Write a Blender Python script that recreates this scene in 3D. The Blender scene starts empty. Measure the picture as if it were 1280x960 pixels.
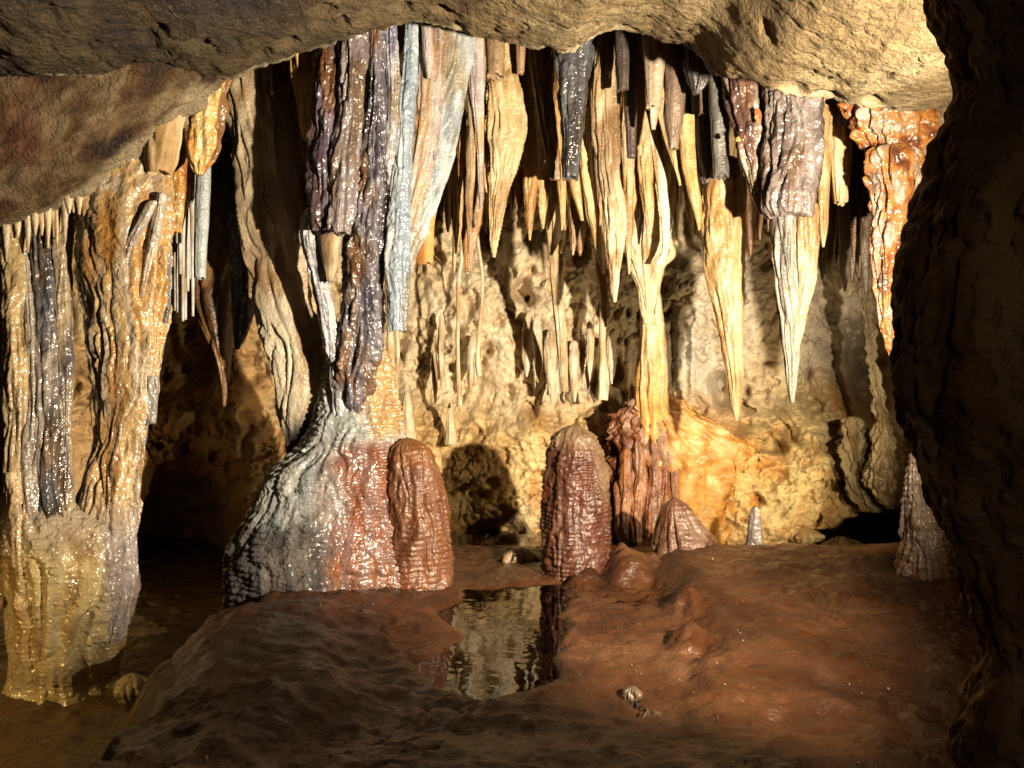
import bpy, math, random
import numpy as np
from mathutils import Vector
R = math.radians
sc = bpy.context.scene
C = sc.collection

# ------------------------------------------------------------------ camera, world, lamps, exposure
F = 960.0            # focal length in photo pixels (1280 wide)
CAMZ = 0.9           # camera height above the pool
cam = bpy.data.cameras.new('camera'); cam.sensor_width = 36; cam.lens = F/1280*36
cam.clip_start = 0.02; cam.clip_end = 200
cam_o = bpy.data.objects.new('camera', cam); C.objects.link(cam_o)
cam_o.location = (0, 0, CAMZ); cam_o.rotation_euler = (R(90), 0, 0)
sc.camera = cam_o
sc.view_settings.view_transform = 'Standard'; sc.view_settings.look = 'None'
sc.view_settings.exposure = 0.0; sc.view_settings.gamma = 1.0
sc.cycles.use_denoising = True
sc.cycles.max_bounces = 5; sc.cycles.diffuse_bounces = 3; sc.cycles.glossy_bounces = 3
sc.cycles.transparent_max_bounces = 6; sc.cycles.caustics_reflective = False; sc.cycles.caustics_refractive = False
sc.cycles.sample_clamp_indirect = 4.0
w = bpy.data.worlds.new('World'); sc.world = w; w.use_nodes = True
w.node_tree.nodes['Background'].inputs[0].default_value = (1.0, 0.72, 0.45, 1)
w.node_tree.nodes['Background'].inputs[1].default_value = 0.011      # underground: no sky, only stray lamp light

def lamp(name, loc, aim, power, col, radius, cone, blend):
    l = bpy.data.lights.new(name, 'SPOT'); l.energy = power; l.color = col; l.shadow_soft_size = radius
    l.spot_size = R(cone); l.spot_blend = blend
    o = bpy.data.objects.new(name, l); C.objects.link(o); o.location = loc
    o.rotation_euler = (Vector(aim)-Vector(loc)).to_track_quat('-Z', 'Y').to_euler()
    return o
# the show-cave floodlight out of frame on the right, behind the dark rock
lamp('cave_floodlight', (1.36, 1.00, 1.07), (-0.62, 3.3, 1.56), 1500, (1.0, 0.84, 0.61), 0.035, 120, 0.75)
# weak warm lamp low on the left, out of frame
lamp('path_lamp', (-2.3, 2.0, 0.25), (-1.85, 2.5, -0.26), 34, (1.0, 0.64, 0.24), 0.05, 110, 0.9)
# added faint fill light behind the camera, lifts the dark rock and drapery
lamp('fill_lamp_behind', (0.35, -1.1, 1.5), (0.5, 2.0, 0.9), 8, (1.0, 0.74, 0.45), 0.15, 120, 0.8)
# niche lamp low on the right, hidden behind the dark rock, washing the orange wall foot
lamp('niche_lamp', (2.0, 3.3, 0.50), (0.75, 4.6, 0.75), 75, (1.0, 0.76, 0.42), 0.04, 120, 0.9)

# ------------------------------------------------------------------ noise
_rng = np.random.RandomState(7)
_perm = np.concatenate([_rng.permutation(256)]*3).astype(np.int32)
_g = _rng.normal(size=(256, 3)); _g = (_g/np.linalg.norm(_g, axis=1)[:, None]).astype(np.float32)
def pn(x, y, z):
    x = np.asarray(x, np.float32); y = np.asarray(y, np.float32); z = np.asarray(z, np.float32)
    x, y, z = np.broadcast_arrays(x, y, z)
    fx, fy, fz = np.floor(x), np.floor(y), np.floor(z)
    ix, iy, iz = fx.astype(np.int32) & 255, fy.astype(np.int32) & 255, fz.astype(np.int32) & 255
    dx, dy, dz = x-fx, y-fy, z-fz
    u = dx*dx*dx*(dx*(dx*6-15)+10); v = dy*dy*dy*(dy*(dy*6-15)+10); t = dz*dz*dz*(dz*(dz*6-15)+10)
    out = 0
    for a in (0, 1):
        wa = u if a else 1-u
        pa = _perm[ix+a]
        for b in (0, 1):
            wb = wa*(v if b else 1-v)
            pb = _perm[pa+iy+b]
            for c in (0, 1):
                g = _g[_perm[pb+iz+c]]
                out = out + wb*(t if c else 1-t)*(g[..., 0]*(dx-a)+g[..., 1]*(dy-b)+g[..., 2]*(dz-c))
    return out*1.5
def fbm(x, y, z, o=4):
    s = 0; a = 1
    for i in range(o):
        s = s + a*pn(x*2**i+i*7.3, y*2**i+i*3.1, z*2**i); a *= .5
    return s
def worley(x, y, sd=0):
    """2-D cellular noise: distance to the nearest jittered point, and that cell's random value"""
    ix, iy = np.floor(x).astype(np.int32), np.floor(y).astype(np.int32)
    d = np.full(x.shape, 9., np.float32); idr = np.zeros(x.shape, np.float32)
    for a in (-1, 0, 1):
        for b in (-1, 0, 1):
            h = _perm[_perm[(ix+a) & 255]+((iy+b+sd) & 255)]
            qx = ix+a+_perm[h+1]/255.; qy = iy+b+_perm[h+2]/255.
            e = np.hypot(x-qx, y-qy).astype(np.float32); m = e < d
            d = np.where(m, e, d); idr = np.where(m, _perm[h+3]/255., idr)
    return d, idr
def sstep(a, b, x):
    t = np.clip((np.asarray(x, float)-a)/(b-a), 0, 1); return t*t*(3-2*t)
def gauss(px, py, cx, cy, rx, ry):
    return np.exp(-((px-cx)/rx)**2-((py-cy)/ry)**2)
def smooth(a, k):
    if k < 1: return a
    n = int(k*3)+1; t = np.arange(-n, n+1); g = np.exp(-(t/k)**2/2); g /= g.sum()
    return np.convolve(np.pad(a, n, mode='edge'), g, mode='valid')

# ------------------------------------------------------------------ colours (linear base colours)
CREAM = (.47, .34, .17); OCHRE = (.47, .28, .10); ORANGE = (.50, .24, .065); BROWN = (.20, .105, .045); UMBER = (.085, .05, .028)
GUN = (.075, .075, .085); PURPLE = (.24, .20, .215); BLUEG = (.42, .44, .47); TAN = (.42, .31, .19); RUST = (.30, .105, .05)
WHITE = (.60, .57, .50); GREYB = (.42, .38, .32); BLACK = (.03, .026, .024); OLIVE = (.36, .29, .15); REDBR = (.26, .10, .055); PINK = (.36, .24, .20)
GOLD = (.52, .33, .11)
def ramp(t, pal):
    pal = np.array(pal, float); t = np.clip(t, 0, 1)*(len(pal)-1)
    return np.stack([np.interp(t, np.arange(len(pal)), pal[:, i]) for i in range(3)], -1)
def mixc(a, b, t):
    t = np.clip(t, 0, 1)[..., None]; return a*(1-t)+np.asarray(b)*t

# ------------------------------------------------------------------ materials
def rock_mat(name, rough=(.25, .5), bump=(90, .5, .004), bump2=(28, .4, .008), coat=0.0, spec=.5, var=(14, .72, 1.25), speck=None, bdet=5, rs=22, patchy=False):
    m = bpy.data.materials.new(name); m.use_nodes = True
    nt = m.node_tree; N = nt.nodes; L = nt.links; b = N['Principled BSDF']
    at = N.new('ShaderNodeAttribute'); at.attribute_name = 'col'
    tc = N.new('ShaderNodeTexCoord')
    def noise(scale, det=5, rgh=.6, dist=0):
        n = N.new('ShaderNodeTexNoise'); n.inputs['Scale'].default_value = scale; n.inputs['Detail'].default_value = det
        n.inputs['Roughness'].default_value = rgh; n.inputs['Distortion'].default_value = dist
        L.new(tc.outputs['Object'], n.inputs['Vector']); return n
    def mapr(src, a, c, lo=.3, hi=.7):
        r = N.new('ShaderNodeMapRange'); r.inputs[1].default_value = lo; r.inputs[2].default_value = hi
        r.inputs[3].default_value = a; r.inputs[4].default_value = c; L.new(src, r.inputs[0]); return r.outputs[0]
    n1 = noise(var[0], 8, .65, .4)
    mul = N.new('ShaderNodeMix'); mul.data_type = 'RGBA'; mul.blend_type = 'MULTIPLY'; mul.inputs[0].default_value = 1
    L.new(at.outputs['Color'], mul.inputs[6]); L.new(mapr(n1.outputs[0], var[1], var[2]), mul.inputs[7])
    colout = mul.outputs[2]
    if speck:
        n5 = noise(speck[0], 6, .75, 1.5); mx = N.new('ShaderNodeMix'); mx.data_type = 'RGBA'
        L.new(mapr(n5.outputs[0], 0, speck[2], speck[3], speck[3]+.12), mx.inputs[0]); L.new(colout, mx.inputs[6]); mx.inputs[7].default_value = (*speck[1], 1)
        colout = mx.outputs[2]
    L.new(colout, b.inputs['Base Color'])
    n2 = noise(rs, 4)
    L.new(mapr(n2.outputs[0], *rough), b.inputs['Roughness'])
    b.inputs['Specular IOR Level'].default_value = spec
    b.inputs['Coat Weight'].default_value = coat
    if patchy:
        n6 = noise(7, 4, .6, .6); L.new(mapr(n6.outputs[0], 0, coat, .49, .66), b.inputs['Coat Weight'])
    b.inputs['Coat Roughness'].default_value = .13
    n3 = noise(bump2[0], min(4, bdet), .55, .3); n4 = noise(bump[0], bdet, .6)
    b1 = N.new('ShaderNodeBump'); b1.inputs['Strength'].default_value = bump2[1]; b1.inputs['Distance'].default_value = bump2[2]
    b2 = N.new('ShaderNodeBump'); b2.inputs['Strength'].default_value = bump[1]; b2.inputs['Distance'].default_value = bump[2]
    L.new(n3.outputs[0], b1.inputs['Height']); L.new(n4.outputs[0], b2.inputs['Height'])
    L.new(b1.outputs[0], b2.inputs['Normal']); L.new(b2.outputs[0], b.inputs['Normal'])
    L.new(b2.outputs[0], b.inputs['Coat Normal'])
    return m
M_WET = rock_mat('wet_calcite', (.16, .3), (75, .6, .010), (26, .9, .018), .85, .45, bdet=1, patchy=True)
M_DAMP = rock_mat('damp_calcite', (.3, .55), (90, .8, .006), (28, .5, .008), .12, .5, bdet=2)
M_RIB = rock_mat('rippled_calcite', (.28, .5), (75, .8, .006), (26, .6, .010), .22, .4, bdet=2, patchy=True)
M_DRY = rock_mat('dry_calcite', (.5, .8), (70, .6, .006), (25, .5, .01), 0, .35)
M_WALL = rock_mat('cave_wall_rock', (.35, .7), (60, .9, .012), (22, .8, .02), 0, .4, (9, .62, 1.25), (11, (.16, .09, .04), .75, .60))
M_CEIL = rock_mat('ceiling_rock', (.6, .9), (75, 1.0, .014), (30, .8, .014), 0, .25, (10, .55, 1.3), (34, (.09, .055, .025), .75, .55))
M_MUD = rock_mat('wet_mud', (.06, .62), (80, .8, .006), (20, .6, .012), .16, .4, (7, .7, 1.2), (40, (.05, .02, .009), .5, .6), rs=5)
M_DARK = rock_mat('rough_limestone', (.6, .9), (40, 1, .012), (14, .8, .03), 0, .25, (6, .6, 1.3))
def water_mat():
    m = bpy.data.materials.new('still_water'); m.use_nodes = True
    nt = m.node_tree; N = nt.nodes; L = nt.links
    for n in list(N):
        if n.type == 'BSDF_PRINCIPLED': N.remove(n)
    out = [n for n in N if n.type == 'OUTPUT_MATERIAL'][0]
    tr = N.new('ShaderNodeBsdfTransparent'); tr.inputs[0].default_value = (.74, .58, .4, 1)
    gl = N.new('ShaderNodeBsdfGlossy'); gl.inputs['Roughness'].default_value = .015
    fr = N.new('ShaderNodeFresnel'); fr.inputs[0].default_value = 1.7
    mx = N.new('ShaderNodeMixShader'); tc = N.new('ShaderNodeTexCoord')
    n = N.new('ShaderNodeTexNoise'); n.inputs['Scale'].default_value = 5; n.inputs['Detail'].default_value = 3
    b = N.new('ShaderNodeBump'); b.inputs['Strength'].default_value = .25; b.inputs['Distance'].default_value = .012
    L.new(tc.outputs['Object'], n.inputs[0]); L.new(n.outputs[0], b.inputs['Height'])
    L.new(b.outputs[0], gl.inputs['Normal']); L.new(b.outputs[0], fr.inputs['Normal'])
    L.new(fr.outputs[0], mx.inputs[0]); L.new(tr.outputs[0], mx.inputs[1]); L.new(gl.outputs[0], mx.inputs[2]); L.new(mx.outputs[0], out.inputs[0])
    return m
M_WATER = water_mat()

# ------------------------------------------------------------------ mesh building
def W(px, py, Y):
    return np.stack(np.broadcast_arrays((px-640)/F*Y, Y, CAMZ-(py-480)/F*Y), -1)
def build(name, co, quads, ngons, col, mat, parent=None, loc=None):
    """link ONE mesh object; co in world space, origin moved to loc"""
    if loc is None: loc = co.mean(0)
    me = bpy.data.meshes.new(name)
    me.vertices.add(len(co)); me.vertices.foreach_set('co', (co-loc).astype(np.float32).ravel())
    vi = [quads.ravel()] + [np.asarray(g) for g in ngons]
    ls = list(np.arange(len(quads))*4); s = len(quads)*4
    for g in ngons: ls.append(s); s += len(g)
    vi = np.concatenate(vi).astype(np.int32)
    me.loops.add(len(vi)); me.loops.foreach_set('vertex_index', vi)
    me.polygons.add(len(ls)); me.polygons.foreach_set('loop_start', np.array(ls, np.int32))
    me.polygons.foreach_set('use_smooth', np.ones(len(ls), bool))
    me.update(calc_edges=True); me.validate()
    a = me.color_attributes.new('col', 'FLOAT_COLOR', 'POINT')
    c4 = np.ones((len(co), 4), np.float32); c4[:, :3] = col; a.data.foreach_set('color', c4.ravel())
    me.materials.append(mat)
    o = bpy.data.objects.new(name, me); C.objects.link(o)
    o.location = loc
    if parent is not None:
        o.parent = parent; o.location = Vector(loc)-parent.location
    return o
def tag(o, label=None, cat=None, group=None, kind=None):
    for k, v in (('label', label), ('category', cat), ('group', group), ('kind', kind)):
        if v: o[k] = v
    return o
def thing(name, label, cat, loc, group=None):
    o = bpy.data.objects.new(name, None); C.objects.link(o); o.location = loc; o.empty_display_size = .05
    return tag(o, label, cat, group)
def grid_quads(nr, nc, wrap=False):
    i = np.arange(nr-1)[:, None]; j = np.arange(nc if wrap else nc-1)[None, :]
    a = i*nc+j; b = i*nc+(j+1) % nc
    return np.stack([a, b, b+nc, a+nc], -1).reshape(-1, 4)

_seed = [0]
def form(name, rows, Y, pal, mat=None, parent=None, flat=.85, rib=(4, .22), lump=(9, .12), ripple=None, tip='point', n=52, dens=2.2,
         streak=(14, 2.2), up=70, lean=0., colfn=None, bias=0., label=None, cat=None, group=None, fine=.06, sm=4., warp=0., crease=None):
    """a dripstone body lofted through traced outlines (row: py, left px, right px), with flutes, lumps and rimstone ripples"""
    _seed[0] += 1; sd = _seed[0]*3.77
    rows = sorted(rows); top = rows[0][0]
    if up: rows = [(top-up, rows[0][1]-up*.03, rows[0][2]+up*.03)] + rows
    ry, rl, rr = (np.array([r[k] for r in rows], float) for k in range(3))
    m = max(8, int((ry[-1]-ry[0])/dens))
    py = np.linspace(ry[0], ry[-1], m)
    xl = smooth(np.interp(py, ry, rl), sm/dens); xr = smooth(np.interp(py, ry, rr), sm/dens)
    v = (py-top)/(ry[-1]-top)
    Yr = Y+lean*v
    cx = (xl+xr)/2; hw = np.maximum((xr-xl)/2, .6)/F*Yr
    ring = np.ones(m)
    if tip == 'cut':
        py = np.concatenate([py, py[-1:]+.3, py[-1:]+.3, py[-1:]-1]); cx = np.append(cx, [cx[-1]]*3); Yr = np.append(Yr, [Yr[-1]]*3)
        hw = np.append(hw, [hw[-1]]*3); ring = np.append(ring, [.93, .55, .12]); v = np.append(v, [1]*3); m += 3
    th = np.linspace(0, 2*math.pi, n, endpoint=False)
    ct, st = np.cos(th)[None], np.sin(th)[None]
    HW = hw[:, None]; z0 = (CAMZ-(py-480)/F*Yr)[:, None]
    X = (cx-640)[:, None]/F*Yr[:, None]; 
    wob = pn(z0*3+sd, 0*z0+sd, 0*z0+1.5)*warp
    # radial relief: wandering grooves, lumps, fine vertical grain
    zz = z0+0*ct
    cap = np.minimum(HW, .14)
    r = np.ones_like(zz)*1.0
    k = rib[0]
    wx, wy = X+HW*ct, HW*st
    q = .55*pn(ct*.9+sd, st*.9, zz*2.3)+.22*pn(ct*2.2+sd, st*2.2, zz*6)
    g1 = np.abs(pn((ct+q)*k*.42+sd, (st+q)*k*.42, zz*1.3+sd))
    r = r - rib[1]*(1-np.minimum(1, 3.0*g1))*(.45+.9*sstep(-.4, .5, pn(ct*1.5+sd, st*1.5, zz*4+5)))
    r = r + rib[1]*.5*pn((ct+q)*k+sd, (st+q)*k+3, zz*2.2+sd)
    r = r + lump[1]*fbm(wx*lump[0]+sd, wy*lump[0], zz*lump[0]*.6, 3)
    disp = fine*cap*(.30*fbm(wx*48+sd, wy*48, zz*14, 2)+.22*pn(wx*70+sd, wy*70, zz*55))
    r = r-r.mean(1, keepdims=True)+1
    if crease:
        a1 = .4*pn(wx*4+sd, wy*4, zz*4)
        disp = disp-crease[1]*((1-np.minimum(1, 2.4*np.abs(pn(wx*crease[0]+a1, wy*crease[0]+sd, zz*crease[0]+a1))))+.6*(1-np.minimum(1, 2.4*np.abs(pn(wx*crease[0]*2.3, wy*crease[0]*2.3+sd, zz*crease[0]*2.3))))+.35*fbm(wx*crease[0]*4, wy*crease[0]*4, zz*crease[0]*4+sd, 2))
    if ripple is not None:
        ph = (zz+.035*pn(zz*9+sd, wx*2, 3.))*2*math.pi/ripple[0] + 4.0*pn(wx*5+sd, wy*5, zz*3) + 1.7*pn(wx*20+sd, wy*20, zz*8) + .6*pn(wx*55+sd, wy*55, zz*18)
        amp = ripple[1]*.75*(.15+1.1*sstep(-.45, .5, pn(wx*9+sd, wy*9+9, zz*6)))
        disp = disp + amp*(np.abs(np.sin(ph/2))-.5)
    if not up:
        pt = (py-py[0])/np.maximum(6, np.minimum(16, .5*np.max(hw)/Y*F)); dome = np.sqrt(np.maximum(.02, 1-np.clip(1-pt, 0, 1)**2)); ring = ring*dome
    rad = (HW+np.minimum(HW, .115)*(r-1)+disp)*ring[:, None]
    co = np.stack([X+wob+rad*ct, Yr[:, None]+flat*rad*st, z0-0.0*ct], -1)
    if tip == 'cut':
        rag = .020*pn(co[-1:, :, 0]+ct*1.6+sd, st*1.6, sd)+.010*pn(ct*5+sd, st*5, sd+4); k4 = np.linspace(0, 1, 8)[:, None]
        co[-11:-3, :, 2] += rag*k4*np.minimum(1, HW[-1]/.04); co[-3:, :, 2] += rag*np.minimum(1, HW[-1]/.04)*np.array([[.9], [.4], [0.]])+.012*(1-ring[-3:, None])
    t = .5+1.15*fbm(wx*streak[0]+sd, wy*streak[0], zz*streak[1]+sd, 3)+bias
    col = ramp(t, pal)
    vv = v[:, None]+0*ct
    PX = 640+co[..., 0]/co[..., 1]*F; PY = 480-(co[..., 2]-CAMZ)/co[..., 1]*F
    col = mixc(col, col*np.array([.62, .47, .30]), .9*sstep(.05, .5, fbm(wx*9+sd+5, wy*9, zz*2.6, 3)))
    if colfn: col = colfn(col, vv, PX, PY, wx+sd, wy, zz)
    co = co.reshape(-1, 3); col = np.clip(col.reshape(-1, 3)*(.76 if Y < 4.1 else .95), .005, .9)
    q = grid_quads(m, n, True)
    o = build(name, co, q[:, ::-1], [np.arange(n), np.arange((m-1)*n, m*n)[::-1]], col, mat or M_DAMP, parent,
              np.array([X[0, 0], Y, z0[0, 0]]))
    if label: tag(o, label, None if parent else (cat or name.replace('_', ' ')), group)
    return o

# ================================================================== the setting
# ---- back wall: one sheet, real depth from 4 to 7 m
def cave_wall():
    nx, nz = 1020, 540
    px = np.linspace(-250, 1400, nx)[None, :]+np.zeros((nz, 1)); py = np.linspace(-130, 800, nz)[:, None]+np.zeros((1, nx))
    Y = 5.25+0*px
    Y -= .45*sstep(420, -100, px)                 # left side comes forward
    Y -= .55*sstep(930, 1300, px)
    wob = 30*pn(px/90, py/200, 3.3)+12*pn(px/30, py/60, 8.1)
    ledge = sstep(475, 545, py+wob)               # lower flowstone bank stands forward
    Y -= (.28+.12*pn(px/120, 0*px, 5))*ledge
    Y -= .30*sstep(540, 700, py)*sstep(830, 930, px)
    Y += .25*sstep(330, 180, py)                  # upper part recedes to the roof
    Y -= .22*gauss(px, py, 700, 440, 60, 90)+.18*gauss(px, py, 870, 430, 40, 110)+.16*gauss(px, py, 960, 420, 45, 120)
    Y -= .16*gauss(px, py, 600, 380, 60, 70)
    # orange flowstone bank at centre right
    Y -= .30*gauss(px, py, 900, 600, 75, 60)+.25*gauss(px, py, 1000, 590, 70, 70)
    b = W(px, py, Y); x, z = b[..., 0], b[..., 2]
    wx = .10*pn(x*1.6, z*1.6, 4.)+.014*pn(x*9, z*9, 2.); wz = .10*pn(x*1.6, z*1.6, 14.)+.014*pn(x*9, z*9, 12.)
    X, Z = x+wx, z+wz
    low = sstep(470, 540, py+wob)
    # rounded bulges, solution scallops, drip runnels and crusts, each strong only in patches
    m1 = sstep(-.35, .45, pn(X*1.7, Z*1.7, 81.)); m2 = sstep(-.25, .4, pn(X*2.3, Z*2.3, 91.)); m3 = sstep(-.2, .35, pn(X*2.9, Z*2.9, 101.))
    d1, i1 = worley(X*3.4+.25*pn(X*6, Z*6, 1.), Z*3.0); d2, i2 = worley(X*9+.5*pn(X*14, Z*14, 2.), Z*8, 17); d3, i3 = worley(X*22+.6*pn(X*30, Z*30, 3.), Z*19, 31)
    rel = .05*fbm(X*2.2, Z*1.8, 33., 3)
    rel += .055*(1-np.minimum(1, d1*1.1)**2)*m1
    pit = sstep(.55, .1, d2)
    rel += (.035*(1-np.minimum(1, d2)**2)*(1-m2)-.075*pit*m2*sstep(.35, .9, i2))
    rel += .018*(1-d3**2)*(1-m3)-.035*sstep(.5, .1, d3)*m3*sstep(.45, .9, i3)
    rel += .014*fbm(X*17, Z*14, 9., 3)+.006*fbm(X*60, Z*55, 4., 2)
    # vertical runnels of flowstone on the bank, layered little terraces above them
    run = np.abs(pn(X*7+.3*pn(X*3, Z*9, 2.), Z*1.5, 5.)); rel += low*.05*np.minimum(1, 2.6*run)*sstep(-.2, .3, pn(X*2, Z*2, 111.))
    ter = (Z+.05*pn(X*3, Z*3, 7.)+.02*pn(X*12, Z*8, 7.))*16; rel += low*.028*(1-(ter-np.floor(ter)))*sstep(-.2, .35, pn(X*2.2, Z*3, 121.))
    pit2 = sstep(.42, .22, d2+.15*pn(X*30, Z*30, 5.)); rel -= .06*pit2*sstep(.66, .72, i2)
    rel -= .038*sstep(.075, .0, np.abs(fbm(X*6.5, Z*5, 141., 2)))*sstep(-.1, .25, pn(X*3.1, Z*3.1, 151.))
    rel -= .024*sstep(.09, .0, np.abs(fbm(X*15, Z*12, 161., 2)))*sstep(-.1, .25, pn(X*3.7, Z*3.7, 171.))
    # hairline cracks
    rel -= .03*sstep(.035, .0, np.abs(pn(X*2.4+.3*pn(X*9, Z*9, 3.), Z*1.9, 131.)))*m1
    # hanging flutes in the mid height, ending along the ledge
    fl = sstep(340, 430, py)*(1-sstep(488, 506, py+wob))*sstep(640, 690, px)*sstep(900, 850, px)*sstep(-.3, .15, pn(px/55, 0*px, 20.))
    rel += fl*.07*np.minimum(1, 2.5*np.abs(pn(x*13, z*.9, 31.)))
    # solution pits
    rng = np.random.RandomState(3)
    for _ in range(230):
        cx, cy = rng.uniform(-60, 1150), rng.uniform(290, 640); rr = rng.uniform(3, 11)
        sl = (slice(max(0, int((cy-45+130)/930*nz)), max(0, int((cy+45+130)/930*nz))), slice(max(0, int((cx-45+250)/1650*nx)), int((cx+45+250)/1650*nx)))
        rel[sl] -= rng.uniform(.04, .15)*gauss(px[sl]+8*pn(px[sl]/14, py[sl]/14, 1.), py[sl], cx, cy, rr, rr*rng.uniform(.8, 1.9))
    Y = Y-rel
    # cavities seen as dark holes
    jx = px+10*pn(px/25, py/25, 41.); jy = py+10*pn(px/25, py/25, 51.)
    for cx, cy, rx, ry, d in ((726, 297, 9, 24, .5), (655, 362, 11, 16, .35), (862, 290, 26, 36, .6), (800, 475, 7, 22, .3), (772, 470, 6, 20, .25), (740, 480, 5, 18, .2),
                              (1085, 475, 28, 60, .9), (900, 480, 12, 10, .2), (615, 300, 20, 40, .25), (240, 400, 40, 60, .3),
                              (230, 690, 62, 110, 1.2), (620, 690, 50, 40, .35), (905, 616, 7, 12, .2), (500, 420, 8, 14, .15), (575, 420, 7, 11, .15)):
        Y += d*np.exp(-(((jx-cx)/rx)**2+((jy-cy)/ry)**2)**1.5)
    # low opening on the lower right, floor line slanting, with a rough rim
    hole = sstep(0, 14, jy-np.interp(jx, [930, 960, 1000, 1050, 1075, 1100, 1125, 1160], [705, 690, 668, 652, 640, 636, 634, 640]))*sstep(935, 960, jx)*(1-sstep(1150, 1190, jx))
    Y += 1.7*hole
    co = W(px, py, Y)
    # colour: pale grey-beige upper wall, ochre bank, orange stains, brown left
    s1 = .5+.8*fbm(X*4, Z*2.5, 60., 4); s2 = .5+.8*fbm(X*2, Z*1.2, 70., 3)
    col = ramp(s1, [(.52, .39, .23), (.70, .56, .37), (.78, .67, .49)])
    col = mixc(col, (.52, .50, .46), .7*gauss(px, py, 900, 420, 130, 90)*s2*1.4)
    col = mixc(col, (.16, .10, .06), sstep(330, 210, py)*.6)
    lo = ramp(s1, [(.42, .25, .09), (.60, .42, .19), (.68, .52, .28)])
    col = mixc(col, lo, low)
    col = mixc(col, (.58, .27, .05), .95*gauss(px, py, 885, 592, 85, 62)*sstep(.05, .5, s2))
    col = mixc(col, (.50, .22, .05), .6*sstep(.55, .8, s2)*low)
    col = mixc(col, (.70, .56, .26), .85*gauss(px, py, 985, 590, 50, 110)*sstep(.3, .6, s1))
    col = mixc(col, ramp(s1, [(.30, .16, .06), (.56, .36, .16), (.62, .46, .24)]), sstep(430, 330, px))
    col = mixc(col, (.30, .25, .12), .6*gauss(px, py, 1090, 590, 50, 60))
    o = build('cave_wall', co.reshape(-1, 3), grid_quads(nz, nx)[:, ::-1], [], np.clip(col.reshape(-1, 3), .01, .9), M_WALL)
    tag(o, kind='structure')
cave_wall()

# ---- ceiling with the lip behind which the stalactites hang, and the roof above them
LIP = [(-500, 90), (0, 96), (110, 98), (200, 100), (255, 100), (300, 100), (335, 82), (375, 72), (400, 62), (440, 50), (470, 42), (520, 28), (560, 36), (600, 48), (640, 58), (690, 67), (722, 66), (745, 44),
       (765, 40), (800, 44), (835, 56), (865, 62), (878, 80), (890, 98), (940, 104), (985, 116), (1030, 124), (1070, 134), (1120, 140), (1180, 136), (1260, 130), (1700, 130)]
def cave_ceiling():
    nx = 620
    px = np.linspace(-420, 1700, nx)
    ly = smooth(np.interp(px, [a for a, b in LIP], [b for a, b in LIP]), 2.0)+2.5*pn(px/13, 0, 1.)+1.5*pn(px/6, 0, 5.)
    Yl = 2.95+.12*pn(px/140, 0, 9.)-.28*sstep(860, 960, px)-.25*sstep(300, 0, px)
    prof = np.array([(-5.0, .30), (-2.6, .30), (-1.4, .16), (-.9, .08), (-.5, .02), (-.25, -.005), (-.10, -.004), (-.03, .0), (.0, .012), (.03, .04), (.05, .10), (.08, .25), (.16, .42), (.6, .50), (3.6, .62)])
    ps = np.concatenate([[0], np.cumsum(np.hypot(*np.diff(prof, axis=0).T))])
    s = np.concatenate([np.linspace(0, ps[2], 40, endpoint=False), np.linspace(ps[2], ps[10], 190, endpoint=False), np.linspace(ps[10], ps[-1], 50)])
    dY = np.interp(s, ps, prof[:, 0])[:, None]; dz = np.interp(s, ps, prof[:, 1])[:, None]
    zl = CAMZ+(480-ly)/F*Yl
    X = ((px-640)/F*Yl)[None]+0*dY; Yc = Yl[None]+dY
    fade = np.exp(-np.maximum(0, -dY)/.45)*(dY < .2)
    zbase = smooth(zl, 14)
    Z = zbase[None]+(zl-zbase)[None]*fade+dz
    wx = .1*pn(X*3, Yc*3, 2.)
    rel = .05*fbm(X*1.6+wx, Yc*1.6, 3., 2)*sstep(.02, .5, -dY)+.018*np.abs(pn(X*4+wx, Yc*4, 4.))+.008*fbm(X*13, Yc*13, 5., 3)+.009*np.abs(fbm(X*30, Yc*42, Z*20, 3))
    dc, ic = worley(X*9+.4*pn(X*12, Yc*12, 1.), Yc*9); rel = rel-.03*sstep(.45, .1, dc)*sstep(.55, .8, ic)-.018*sstep(.05, 0, np.abs(fbm(X*5, Yc*7, 9., 2)))*sstep(-.1, .3, pn(X*2, Yc*2, 19.))
    Z = Z-rel*sstep(.3, .02, dY)
    co = np.stack([X, Yc, Z], -1)
    t = .5+.8*fbm(X*3, Yc*3, 7., 4)
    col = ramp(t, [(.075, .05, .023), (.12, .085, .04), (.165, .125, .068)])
    col = mixc(col, ramp(t, [(.012, .008, .004), (.030, .02, .009), (.052, .036, .017)]), sstep(640, 330, px)[None]+0*t)  # left end browner, with the fading lamplight also darkened into the colour
    col = mixc(col, (.36, .31, .21), sstep(.03, -.01, np.abs(dY+.01)-.02)*.7*sstep(.3, .8, t))
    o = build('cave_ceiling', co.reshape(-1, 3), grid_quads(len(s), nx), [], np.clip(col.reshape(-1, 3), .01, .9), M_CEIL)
    tag(o, kind='structure')
cave_ceiling()

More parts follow.
